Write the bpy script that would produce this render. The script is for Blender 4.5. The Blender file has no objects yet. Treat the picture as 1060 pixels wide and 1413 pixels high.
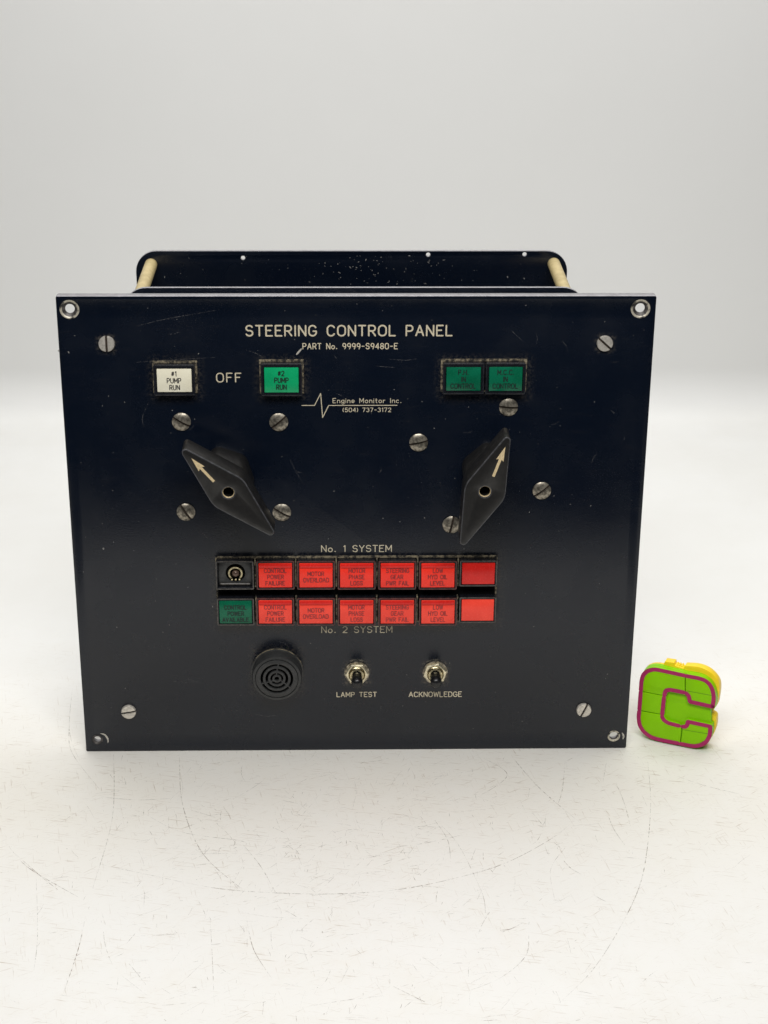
import bpy, bmesh, math, random
import numpy as np
from mathutils import Vector, Matrix

random.seed(7)
SC = bpy.context.scene
COL = SC.collection
RAD = math.radians

# ------------------------------------------------------------------ camera
CAM = np.array([-0.00967, -1.04737, 0.62295])
PITCH, YAW, ROLL, FPX = 0.40596, 0.02536, 0.00663, 2500.0
F_ = np.array([math.sin(YAW)*math.cos(PITCH), math.cos(YAW)*math.cos(PITCH), -math.sin(PITCH)])
R0 = np.cross(F_, [0, 0, 1]); R0 /= np.linalg.norm(R0)
U0 = np.cross(R0, F_)
R_ = math.cos(ROLL)*R0 + math.sin(ROLL)*U0
U_ = -math.sin(ROLL)*R0 + math.cos(ROLL)*U0
cd = bpy.data.cameras.new('camera')
cd.sensor_fit = 'AUTO'; cd.sensor_width = 36.0; cd.lens = FPX*36.0/1413.0
cd.clip_start = 0.01; cd.clip_end = 50
cam = bpy.data.objects.new('camera', cd); COL.objects.link(cam)
cam.matrix_world = Matrix(((R_[0], U_[0], -F_[0], CAM[0]), (R_[1], U_[1], -F_[1], CAM[1]),
                           (R_[2], U_[2], -F_[2], CAM[2]), (0, 0, 0, 1)))
SC.camera = cam

# ------------------------------------------------------------------ world, lamps, exposure
w = bpy.data.worlds.new('World'); SC.world = w; w.use_nodes = True
bg = w.node_tree.nodes['Background']
bg.inputs[0].default_value = (0.45, 0.65, 1.0, 1); bg.inputs[1].default_value = 0.03
SC.view_settings.view_transform = 'Standard'; SC.view_settings.look = 'None'
SC.view_settings.gamma = 1; SC.view_settings.exposure = 0.03
SC.view_settings.use_curve_mapping = False

def area(name, loc, target, sx, sy, power, col):
    l = bpy.data.lights.new(name, 'AREA'); l.shape = 'RECTANGLE'; l.size = sx; l.size_y = sy
    l.energy = power; l.color = col
    o = bpy.data.objects.new(name, l); COL.objects.link(o)
    o.location = loc
    o.rotation_euler = (Vector(target) - Vector(loc)).to_track_quat('-Z', 'Y').to_euler()
    return o
area('tent_lamp', (0.05, 0.28, 1.0), (0.05, 0.26, 0), 1.45, 0.6, 9.8, (1.0, 0.985, 0.955))
area('front_fill', (0.0, -0.62, 0.92), (0.0, 0.0, 0.08), 0.8, 0.3, 3.85, (1.0, 0.985, 0.96)).data.spread = RAD(110)  # added fill with no visible source, lifts the lenses and panel face

# ------------------------------------------------------------------ pixel helpers (photograph 1060 x 1413)
def ray(px, py): return F_ + R_*(px-530)/FPX + U_*(706.5-py)/FPX
def onY(px, py, Y):
    d = ray(px, py); p = CAM + d*(Y-CAM[1])/d[1]; return float(p[0]), float(p[2])
def onZ(px, py, Z=0.0):
    d = ray(px, py); p = CAM + d*(Z-CAM[2])/d[2]; return float(p[0]), float(p[1])
def rectY(x0, y0, x1, y1, Y):
    a = onY(x0, y0, Y); b = onY(x1, y0, Y); c = onY(x0, y1, Y); d = onY(x1, y1, Y)
    return (a[0]+c[0])/2, (b[0]+d[0])/2, (c[1]+d[1])/2, (a[1]+b[1])/2      # x0 x1 z0 z1

# ------------------------------------------------------------------ materials
class NT:
    def __init__(s, name):
        s.m = bpy.data.materials.new(name); s.m.use_nodes = True
        s.t = s.m.node_tree; s.n = s.t.nodes; s.b = s.n['Principled BSDF']
    def node(s, typ, **kw):
        n = s.n.new(typ)
        for k, v in kw.items(): setattr(n, k, v)
        return n
    def link(s, a, b): s.t.links.new(a, b)
    def val(s, inp, v):
        if hasattr(v, 'is_output'): s.link(v, inp)
        else: inp.default_value = v
    def math(s, op, a, b=0.0, clamp=False):
        n = s.node('ShaderNodeMath', operation=op); n.use_clamp = clamp
        s.val(n.inputs[0], a); s.val(n.inputs[1], b); return n.outputs[0]
    def vmath(s, op, a, b=(0, 0, 0)):
        n = s.node('ShaderNodeVectorMath', operation=op)
        s.val(n.inputs[0], a); s.val(n.inputs[1], b)
        return n.outputs['Value'] if op == 'LENGTH' else n.outputs[0]
    def pos(s): return s.node('ShaderNodeTexCoord').outputs['Object']
    def noise(s, scale, detail=4, rough=0.55, vec=None, dist=0.0):
        n = s.node('ShaderNodeTexNoise'); n.inputs['Scale'].default_value = scale
        n.inputs['Detail'].default_value = detail; n.inputs['Roughness'].default_value = rough
        n.inputs['Distortion'].default_value = dist
        s.link(vec if vec is not None else s.pos(), n.inputs['Vector']); return n.outputs['Fac']
    def ramp(s, fac, a, b, lo=0.0, hi=1.0):
        n = s.node('ShaderNodeMapRange'); n.interpolation_type = 'SMOOTHSTEP'
        s.val(n.inputs[0], fac); n.inputs[1].default_value = a; n.inputs[2].default_value = b
        n.inputs[3].default_value = lo; n.inputs[4].default_value = hi; return n.outputs[0]
    def mix(s, fac, a, b):
        n = s.node('ShaderNodeMix', data_type='RGBA')
        s.val(n.inputs[0], fac)
        for i, v in ((6, a), (7, b)):
            if hasattr(v, 'is_output'): s.link(v, n.inputs[i])
            else: n.inputs[i].default_value = (*v, 1)
        return n.outputs[2]
    def bump(s, h, strength, dist):
        n = s.node('ShaderNodeBump'); n.inputs['Strength'].default_value = strength
        n.inputs['Distance'].default_value = dist; s.link(h, n.inputs['Height'])
        s.link(n.outputs[0], s.b.inputs['Normal'])
    def set(s, col=None, rough=None, metal=None, spec=None, coat=None):
        for k, v in (('Base Color', col), ('Roughness', rough), ('Metallic', metal),
                     ('Specular IOR Level', spec), ('Coat Weight', coat)):
            if v is None: continue
            if k == 'Base Color' and not hasattr(v, 'is_output'): v = (*v, 1)
            s.val(s.b.inputs[k], v)
        return s.m

def simple(name, col, rough=0.5, metal=0.0, var=0.15, scale=300, dark=None, spec=0.5):
    t = NT(name); n = t.noise(scale, 4)
    d = dark if dark else tuple(c*(1-2*var) for c in col)
    t.set(t.mix(t.ramp(n, 0.35, 0.65), d, col), t.ramp(n, 0.3, 0.7, rough+0.08, max(rough-0.05, 0.02)), metal, spec)
    return t.m

def black_panel(name, rects, dusty=1.0):
    t = NT(name); p = t.pos()
    base = (0.0018, 0.0040, 0.0098)
    # fine speckle of dust, gathered in clouds
    cloud = t.ramp(t.noise(14, 3, 0.6, p), 0.45, 0.75)
    fine = t.ramp(t.noise(1500, 2, 0.7, p), 0.60, 0.78)
    m1 = t.math('MULTIPLY', t.math('MULTIPLY', cloud, fine), 0.55*dusty)
    # streaky wipe marks
    sv = t.vmath('MULTIPLY', p, (1.0, 1.0, 6.0))
    streak = t.ramp(t.noise(60, 5, 0.7, sv, 0.6), 0.52, 0.8)
    m2 = t.math('MULTIPLY', streak, 0.03*dusty)
    fac = t.math('ADD', m1, m2)
    # brown grime caught round the buttons
    for (cx, cz, hx, hz, rad, amt) in rects:
        q = t.vmath('SUBTRACT', p, (cx, 0, cz)); q = t.vmath('MULTIPLY', q, (1, 0, 1))
        q = t.vmath('ABSOLUTE', q); q = t.vmath('SUBTRACT', q, (hx, 0, hz)); q = t.vmath('MAXIMUM', q, (0, 0, 0))
        d = t.vmath('LENGTH', q)
        k = t.ramp(d, 0.0, rad, amt, 0.0)
        g = t.ramp(t.noise(500, 4, 0.7, p), 0.42, 0.68)
        fac = t.math('ADD', fac, t.math('MULTIPLY', k, g))
    fac = t.math('MINIMUM', fac, 0.8)
    col = t.mix(fac, base, (0.13, 0.11, 0.08))
    n = t.noise(900, 3, 0.6, p)
    r0 = t.ramp(t.noise(25, 4, 0.6, p), 0.3, 0.7, 0.22, 0.31)
    t.set(col, t.math('ADD', r0, t.math('MULTIPLY', fac, 0.5)), 0.0, 0.5)
    t.bump(n, 0.13, 0.0004)
    return t.m

M = {}
M['edge'] = simple('bare_plate_edge', (0.36, 0.35, 0.37), 0.35, 0.7, 0.12, 200)
M['black_plain'] = simple('black_paint', (0.012, 0.013, 0.016), 0.35, 0, 0.2, 400)
M['engrave'] = simple('engraved_cream', (0.62, 0.55, 0.40), 0.6, 0, 0.10, 900)
M['screw'] = simple('screw_steel', (0.66, 0.62, 0.55), 0.32, 0.45, 0.14, 500)
M['tarnish'] = simple('tarnished_steel', (0.40, 0.36, 0.29), 0.38, 0.75, 0.36, 420)
M['slot'] = simple('slot_dirt', (0.045, 0.03, 0.02), 0.8, 0, 0.3, 900)
M['brass'] = simple('tarnished_brass', (0.62, 0.54, 0.34), 0.3, 1.0, 0.2, 700)
M['nut'] = simple('plated_nut', (0.80, 0.72, 0.52), 0.22, 0.85, 0.06, 300)
M['standoff'] = simple('cream_standoff', (0.42, 0.335, 0.16), 0.5, 0, 0.08, 150)
M['bezel'] = simple('black_bezel', (0.010, 0.011, 0.015), 0.22, 0, 0.25, 500)
M['clear_rim'] = simple('grey_rim', (0.10, 0.09, 0.08), 0.3, 0, 0.3, 700)
M['red_rim'] = simple('reddish_rim', (0.13, 0.045, 0.04), 0.3, 0, 0.3, 700)
M['bezel_rim'] = simple('bezel_rim', (0.022, 0.023, 0.028), 0.22, 0, 0.3, 700)
M['knob'] = simple('knob_plastic', (0.016, 0.015, 0.014), 0.34, 0, 0.25, 260)
M['knob_edge'] = simple('worn_lit_knob_edge', (0.07, 0.07, 0.075), 0.22, 0, 0.25, 400)  # wear plus a bright edge highlight put into the bevel colour
M['rubber'] = simple('black_rubber', (0.008, 0.008, 0.009), 0.3, 0, 0.2, 500)
M['void'] = simple('black_void', (0.003, 0.003, 0.003), 0.8, 0, 0.2, 500, spec=0.1)
M['buzzer'] = simple('buzzer_plastic', (0.030, 0.031, 0.031), 0.38, 0, 0.15, 500)
M['arrow'] = simple('arrow_paint', (0.66, 0.52, 0.30), 0.5, 0, 0.12, 900)
M['chip'] = simple('paint_chip', (0.60, 0.57, 0.50), 0.5, 0.2, 0.25, 900)
M['fleck'] = simple('dust_fleck', (0.30, 0.29, 0.27), 0.8, 0, 0.3, 900)
t = NT('grime'); M['grime'] = t.set(t.mix(t.ramp(t.noise(420, 5, 0.7), 0.40, 0.62), (0.012, 0.011, 0.01), (0.24, 0.20, 0.13)), 0.85)
def lens_mat(name, col, dark, tr=0.0):
    t = NT(name); n = t.noise(70, 3); f = t.noise(900, 3)
    c = t.mix(t.ramp(n, 0.35, 0.7), dark, col)
    t.set(c, t.ramp(f, 0.3, 0.7, 0.16, 0.3), 0, 0.32)
    t.b.inputs['Subsurface Weight'].default_value = tr
    t.b.inputs['Subsurface Radius'].default_value = (0.004, 0.002, 0.002)
    t.b.inputs['Subsurface Scale'].default_value = 0.5
    return t.m
M['red'] = lens_mat('red_lens', (0.95, 0.046, 0.024), (0.86, 0.034, 0.020))
M['faded_red'] = lens_mat('faded_red_lens', (0.95, 0.075, 0.046), (0.86, 0.058, 0.036))
M['deep_red'] = lens_mat('deep_red_lens', (0.74, 0.022, 0.016), (0.62, 0.016, 0.012))
M['green'] = lens_mat('green_lens', (0.006, 0.36, 0.135), (0.004, 0.29, 0.11))
M['dark_green'] = lens_mat('dark_green_lens', (0.003, 0.125, 0.062), (0.002, 0.095, 0.045))
M['white'] = lens_mat('cream_lens', (0.80, 0.77, 0.62), (0.76, 0.72, 0.56))
M['leg_red'] = simple('legend_on_red', (0.20, 0.012, 0.013), 0.5, 0, 0.3, 700, (0.36, 0.020, 0.018))
M['leg_faded'] = simple('faded_legend', (0.27, 0.022, 0.022), 0.5, 0, 0.3, 700, (0.42, 0.032, 0.028))
M['leg_green'] = simple('legend_on_green', (0.001, 0.010, 0.008), 0.5, 0, 0.3, 700, (0.001, 0.024, 0.014))
M['leg_black'] = simple('legend_black', (0.012, 0.010, 0.014), 0.5, 0, 0.2, 700)
M['toy_green'] = simple('lime_plastic', (0.24, 0.58, 0.001), 0.33, 0, 0.03, 60, None, 0.15)
M['toy_purple'] = simple('purple_print', (0.40, 0.024, 0.12), 0.45, 0, 0.06, 300, None, 0.2)
M['toy_yellow'] = simple('yellow_plastic', (0.95, 0.66, 0.016), 0.35, 0, 0.04, 60)
M['toy_seam'] = simple('dark_seam', (0.05, 0.13, 0.002), 0.6, 0, 0.1, 300)

# ------------------------------------------------------------------ mesh helpers
def finish(name, me, mats, parent=None, smooth=35, loc=None):
    o = bpy.data.objects.new(name, me); COL.objects.link(o)
    for m in (mats if isinstance(mats, (list, tuple)) else [mats]):
        me.materials.append(M[m] if isinstance(m, str) else m)
    if smooth:
        me.polygons.foreach_set('use_smooth', [True]*len(me.polygons))
        me.set_sharp_from_angle(angle=RAD(smooth))
    if parent: o.parent = parent
    if loc: o.location = loc
    return o
def from_bm(name, bm, mats, parent=None, smooth=35, loc=None):
    bmesh.ops.recalc_face_normals(bm, faces=bm.faces)
    me = bpy.data.meshes.new(name); bm.to_mesh(me); bm.free()
    return finish(name, me, mats, parent, smooth, loc)
def from_py(name, v, f, mats, parent=None, smooth=0, loc=None):
    me = bpy.data.meshes.new(name); me.from_pydata(v, [], f); me.update()
    return finish(name, me, mats, parent, smooth, loc)
def empty(name, loc=(0, 0, 0), rz=0):
    o = bpy.data.objects.new(name, None); COL.objects.link(o); o.location = loc
    o.rotation_euler = (0, 0, rz); o.empty_display_size = 0.02; return o

def outline_mesh(outer, holes, yf, thick, bevel=0.0):
    """plate in the x-z plane, front face at y = yf, going back by thick; real holes"""
    cu = bpy.data.curves.new('tmp', 'CURVE'); cu.dimensions = '2D'; cu.fill_mode = 'BOTH'
    for pts in [outer] + list(holes):
        s = cu.splines.new('POLY'); s.points.add(len(pts)-1)
        for i, (a, b) in enumerate(pts): s.points[i].co = (a, b, 0, 1)
        s.use_cyclic_u = True
    cu.extrude = thick/2 - bevel; cu.bevel_depth = bevel; cu.bevel_resolution = 1
    if bevel: cu.offset = -bevel
    o = bpy.data.objects.new('tmp', cu); COL.objects.link(o)
    dg = bpy.context.evaluated_depsgraph_get(); dg.update()
    me = bpy.data.meshes.new_from_object(o.evaluated_get(dg))
    bpy.data.objects.remove(o); bpy.data.curves.remove(cu)
    for v in me.vertices: v.co = (v.co.x, -v.co.z + yf + thick/2, v.co.y)
    bm = bmesh.new(); bm.from_mesh(me)
    bmesh.ops.remove_doubles(bm, verts=bm.verts, dist=1e-6)
    bmesh.ops.recalc_face_normals(bm, faces=bm.faces); bm.to_mesh(me); bm.free()
    me.materials.clear()
    return me
def plate(name, outer, holes, yf, thick, mats, parent, bevel=0.0, edge_slot=False, smooth=35):
    me = outline_mesh(outer, holes, yf, thick, bevel)
    o = finish(name, me, mats, parent, smooth)
    if edge_slot:
        for p in me.polygons:
            p.material_index = 1 if abs(p.normal.y) < 0.9 else 0
    return o
def circle(cx, cz, r, n=28): return [(cx+r*math.cos(2*math.pi*i/n), cz+r*math.sin(2*math.pi*i/n)) for i in range(n)]
def round_poly(pts, radii, n=6):
    out = []; N = len(pts)
    for i in range(N):
        p = Vector(pts[i]); a = Vector(pts[i-1]); b = Vector(pts[(i+1) % N])
        r = radii[i] if isinstance(radii, (list, tuple)) else radii
        u = (a-p).normalized(); v = (b-p).normalized()
        ang = u.angle(v); t = min(r/math.tan(ang/2), 0.48*(a-p).length, 0.48*(b-p).length)
        rr = t*math.tan(ang/2); c = p + (u+v).normalized()*(rr/math.sin(ang/2))
        s = p+u*t-c; e = p+v*t-c
        a0 = math.atan2(s.y, s.x); a1 = math.atan2(e.y, e.x); d = (a1-a0+math.pi) % (2*math.pi)-math.pi
        for k in range(n+1):
            an = a0+d*k/n; out.append((c.x+rr*math.cos(an), c.y+rr*math.sin(an)))
    return out
def rect(x0, x1, z0, z1, r=0.0, n=4):
    p = [(x0, z0), (x1, z0), (x1, z1), (x0, z1)]
    return round_poly(p, r, n) if r else p
def box_bm(bm, x0, x1, y0, y1, z0, z1, bev=0.0, seg=2):
    r = bmesh.ops.create_cube(bm, size=1.0)
    for v in r['verts']:
        v.co = ((x0+x1)/2+v.co.x*(x1-x0), (y0+y1)/2+v.co.y*(y1-y0), (z0+z1)/2+v.co.z*(z1-z0))
    if bev:
        es = list({e for v in r['verts'] for e in v.link_edges})
        bmesh.ops.bevel(bm, geom=es, offset=bev, segments=seg, profile=0.5, affect='EDGES')
def lathe(bm, prof, cx=0, cz=0, y0=0, n=32, mat=0, rot=0.0):
    """prof: (radius, distance toward the viewer)"""
    rings = []
    for r, d in prof:
        if r < 1e-7: rings.append([bm.verts.new((cx, y0-d, cz))])
        else: rings.append([bm.verts.new((cx+r*math.cos(rot+2*math.pi*i/n), y0-d, cz+r*math.sin(rot+2*math.pi*i/n))) for i in range(n)])
    for a, b in zip(rings, rings[1:]):
        for i in range(n):
            j = (i+1) % n
            if len(a) == 1 and len(b) == 1: continue
            if len(a) == 1: f = bm.faces.new((a[0], b[i], b[j]))
            elif len(b) == 1: f = bm.faces.new((a[i], a[j], b[0]))
            else: f = bm.faces.new((a[i], a[j], b[j], b[i]))
            f.material_index = mat

# ribbons: list of (points, closed) in 2D -> flat strips, mapped to 3D by fn(u, v, layer)
def split_sharp(strokes, limit=48):
    out = []
    for pts, closed in strokes:
        P = [Vector(p) for p in pts]
        if closed and (P[0]-P[-1]).length < 1e-9: P = P[:-1]
        n = len(P); sharp = []
        for i in range(n):
            if not closed and i in (0, n-1): continue
            a = P[i]-P[i-1]; b = P[(i+1) % n]-P[i]
            if a.length > 1e-9 and b.length > 1e-9 and a.angle(b) > RAD(limit): sharp.append(i)
        if not sharp: out.append((pts, closed)); continue
        if closed:
            P = P[sharp[0]:]+P[:sharp[0]]+[P[sharp[0]]]; sharp = [i-sharp[0] for i in sharp[1:]]
        cuts = [0]+sharp+[len(P)-1]
        for a, b in zip(cuts, cuts[1:]):
            if b > a: out.append(([tuple(q) for q in P[a:b+1]], False))
    return out
def ribbons(strokes, hw, fn, V, Fc, taper=False):
    if not taper: strokes = split_sharp(strokes)
    for k, (pts, closed) in enumerate(strokes):
        P = [Vector(p) for p in pts]
        if closed and (P[0]-P[-1]).length < 1e-9: P = P[:-1]
        n = len(P); L = []; Rr = []
        for i in range(n):
            if closed or 0 < i < n-1:
                a = (P[i]-P[i-1]); b = (P[(i+1) % n]-P[i])
                a = a.normalized() if a.length > 1e-12 else Vector((1, 0)); b = b.normalized() if b.length > 1e-12 else a
                na = Vector((-a.y, a.x)); nb = Vector((-b.y, b.x)); m = na+nb
                m = m.normalized() if m.length > 1e-6 else na
                s = min(1/max(m.dot(na), 0.35), 1.35)
            else:
                d = (P[1]-P[0]) if i == 0 else (P[-1]-P[-2]); d = d.normalized() if d.length > 1e-12 else Vector((1, 0))
                m = Vector((-d.y, d.x)); s = 1
            h = hw
            if taper: h = hw*(0.25+0.75*math.sin(math.pi*(i+0.4)/(n-0.2)))
            L.append(P[i]+m*h*s); Rr.append(P[i]-m*h*s)
        if not closed and not taper:      # rounded ends
            d0 = (P[0]-P[1]).normalized(); d1 = (P[-1]-P[-2]).normalized()
            L.insert(0, P[0]+d0*hw*0.8+(L[0]-P[0])*0.45); Rr.insert(0, P[0]+d0*hw*0.8+(Rr[0]-P[0])*0.45)
            L.append(P[-1]+d1*hw*0.8+(L[-1]-P[-1])*0.45); Rr.append(P[-1]+d1*hw*0.8+(Rr[-1]-P[-1])*0.45)
        b0 = len(V); n = len(L)
        for a, b in zip(L, Rr): V.append(fn(a.x, a.y, k % 6)); V.append(fn(b.x, b.y, k % 6))
        for i in range(n if closed else n-1):
            j = (i+1) % n
            Fc.append((b0+2*i, b0+2*i+1, b0+2*j+1, b0+2*j))

# ------------------------------------------------------------------ single-stroke lettering
def arc(cx, cy, rx, ry, a0, a1, n=10):
    return [(cx+rx*math.cos(RAD(a0+(a1-a0)*i/n)), cy+ry*math.sin(RAD(a0+(a1-a0)*i/n))) for i in range(n+1)]
def bowl(y0, y1, w): # stem side open bowl to the right
    r = (y1-y0)/2
    return [(0, y1), (w-r*.9, y1)] + arc(w-r*.9, y0+r, r*.9, r, 90, -90, 8)[1:-1] + [(w-r*.9, y0), (0, y0)]
def stad(w, h=1.0, r=0.30):
    return (arc(w-r, h-r, r, r, 0, 90, 5)+arc(r, h-r, r, r, 90, 180, 5)+arc(r, r, r, r, 180, 270, 5)+arc(w-r, r, r, r, 270, 360, 5))
O, Cc = True, False
def G(w, *st): return (w, [(s, c) for s, c in st])
FONT = {
 'A': G(.68, ([(0, 0), (.34, 1), (.68, 0)], 0), ([(.12, .34), (.56, .34)], 0)),
 'B': G(.6, ([(0, 0), (0, 1)], 0), (bowl(.53, 1, .54), 0), (bowl(0, .53, .6), 0)),
 'C': G(.64, (arc(.34, .66, .30, .34, 25, 90, 5)+arc(.32, .66, .32, .34, 90, 180, 6)+arc(.32, .34, .32, .34, 180, 270, 6)+arc(.34, .34, .30, .34, 270, 335, 5), 0)),
 'D': G(.62, ([(0, 0), (0, 1), (.28, 1)]+arc(.28, .66, .34, .34, 90, 0, 6)[1:]+arc(.28, .34, .34, .34, 0, -90, 6)+[(0, 0)], 1)),
 'E': G(.56, ([(.56, 1), (0, 1), (0, 0), (.56, 0)], 0), ([(0, .53), (.42, .53)], 0)),
 'F': G(.54, ([(.54, 1), (0, 1), (0, 0)], 0), ([(0, .53), (.42, .53)], 0)),
 'G': G(.66, (arc(.34, .66, .30, .34, 25, 90, 5)+arc(.32, .66, .32, .34, 90, 180, 6)+arc(.32, .34, .32, .34, 180, 270, 6)+arc(.34, .34, .32, .34, 270, 350, 5)+[(.66, .45), (.38, .45)], 0)),
 'H': G(.62, ([(0, 0), (0, 1)], 0), ([(.62, 0), (.62, 1)], 0), ([(0, .52), (.62, .52)], 0)),
 'I': G(.06, ([(.03, 0), (.03, 1)], 0)),
 'K': G(.6, ([(0, 0), (0, 1)], 0), ([(.58, 1), (0, .38)], 0), ([(.2, .6), (.6, 0)], 0)),
 'L': G(.52, ([(0, 1), (0, 0), (.52, 0)], 0)),
 'M': G(.74, ([(0, 0), (0, 1), (.37, .28), (.74, 1), (.74, 0)], 0)),
 'N': G(.62, ([(0, 0), (0, 1), (.62, 0), (.62, 1)], 0)),
 'O': G(.68, (stad(.68, 1, .33), 1)),
 'P': G(.58, ([(0, 0), (0, 1)], 0), (bowl(.45, 1, .58), 0)),
 'R': G(.6, ([(0, 0), (0, 1)], 0), (bowl(.47, 1, .58), 0), ([(.28, .47), (.6, 0)], 0)),
 'S': G(.6, (arc(.31, .76, .27, .24, 20, 90, 4)+arc(.29, .75, .27, .25, 90, 260, 8)+arc(.31, .26, .29, .26, 80, -90, 8)+arc(.29, .25, .28, .25, -90, -160, 4), 0)),
 'T': G(.62, ([(0, 1), (.62, 1)], 0), ([(.31, 1), (.31, 0)], 0)),
 'U': G(.62, ([(0, 1), (0, .31)]+arc(.31, .31, .31, .31, 180, 360, 9)+[(.62, 1)], 0)),
 'V': G(.64, ([(0, 1), (.32, 0), (.64, 1)], 0)),
 'W': G(.84, ([(0, 1), (.2, 0), (.42, .9), (.64, 0), (.84, 1)], 0)),
 'Y': G(.64, ([(0, 1), (.32, .5), (.64, 1)], 0), ([(.32, .5), (.32, 0)], 0)),
 '0': G(.6, (stad(.6, 1, .29), 1)),
 '1': G(.3, ([(.06, .82), (.24, 1), (.24, 0)], 0)),
 '2': G(.58, (arc(.29, .71, .28, .29, 165, 0, 8)+[(.55, .58), (0, 0), (.58, 0)], 0)),
 '3': G(.58, (arc(.28, .75, .27, .25, 150, -80, 9), 0), (arc(.28, .26, .30, .26, 80, -150, 9), 0)),
 '4': G(.6, ([(.46, 0), (.46, 1), (0, .3), (.6, .3)], 0)),
 '5': G(.58, ([(.52, 1), (.08, 1), (.04, .55)]+arc(.28, .32, .30, .32, 130, -150, 10), 0)),
 '7': G(.58, ([(0, 1), (.58, 1), (.2, 0)], 0)),
 '8': G(.58, (arc(.29, .75, .25, .24, -90, 270, 12), 1), (arc(.29, .26, .29, .25, -90, 270, 12), 1)),
 '9': G(.58, (arc(.29, .70, .28, .30, 0, 360, 12), 1), ([(.57, .70), (.54, .35), (.38, 0)], 0)),
 '-': G(.5, ([(.04, .48), (.46, .48)], 0)),
 '.': G(.20, ([(.07, .03), (.13, .03)], 0), ([(.07, .08), (.13, .08)], 0)),
 '(': G(.24, (arc(.5, .5, .45, .62, 130, 230, 6), 0)),
 ')': G(.24, (arc(-.26, .5, .45, .62, 50, -50, 6), 0)),
 '#': G(.6, ([(.12, .1), (.24, .9)], 0), ([(.36, .1), (.48, .9)], 0), ([(0, .36), (.56, .36)], 0), ([(.04, .66), (.6, .66)], 0)),
 ' ': G(.42),
 'o': G(.54, (arc(.27, .31, .27, .31, 0, 360, 12), 1)),
 'n': G(.48, ([(0, 0), (0, .62)], 0), ([(0, .42)]+arc(.24, .40, .24, .22, 160, 0, 6)+[(.48, 0)], 0)),
 'g': G(.5, (arc(.25, .33, .25, .29, 0, 360, 12), 1), ([(.5, .62), (.5, -.08)]+arc(.25, -.08, .25, .2, 0, -150, 6), 0)),
 'i': G(.06, ([(.03, 0), (.03, .62)], 0), ([(.03, .82), (.03, .9)], 0)),
 'e': G(.52, ([(0, .33), (.52, .33)]+arc(.26, .33, .26, .30, 0, 320, 12), 0)),
 't': G(.34, ([(.14, .95), (.14, .12), (.2, 0), (.34, 0)], 0), ([(0, .62), (.34, .62)], 0)),
 'r': G(.34, ([(0, 0), (0, .62)], 0), ([(0, .38), (.1, .56), (.34, .6)], 0)),
 'c': G(.48, (arc(.26, .31, .26, .31, 45, 315, 10), 0)),
}
def lay(s, gap=.24):
    x = 0; out = []
    for ch in s:
        wd, st = FONT[ch]
        for pts, c in st: out.append(([(x+a, b) for a, b in pts], bool(c)))
        x += wd+gap
    return out, x-gap
def text_strokes(s, x0, x1, z0, z1, gap=.24):
    st, wd = lay(s, gap); sx = (x1-x0)/wd; sz = z1-z0
    return [([(x0+a*sx, z0+b*sz) for a, b in pts], c) for pts, c in st]
def text_obj(name, strokes, hw, Y, mat, parent):
    V = []; Fc = []
    ribbons(strokes, hw, lambda u, v, k: (u, Y-0.00006-k*0.000012, v), V, Fc)
    return from_py(name, V, Fc, mat, parent)

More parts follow.
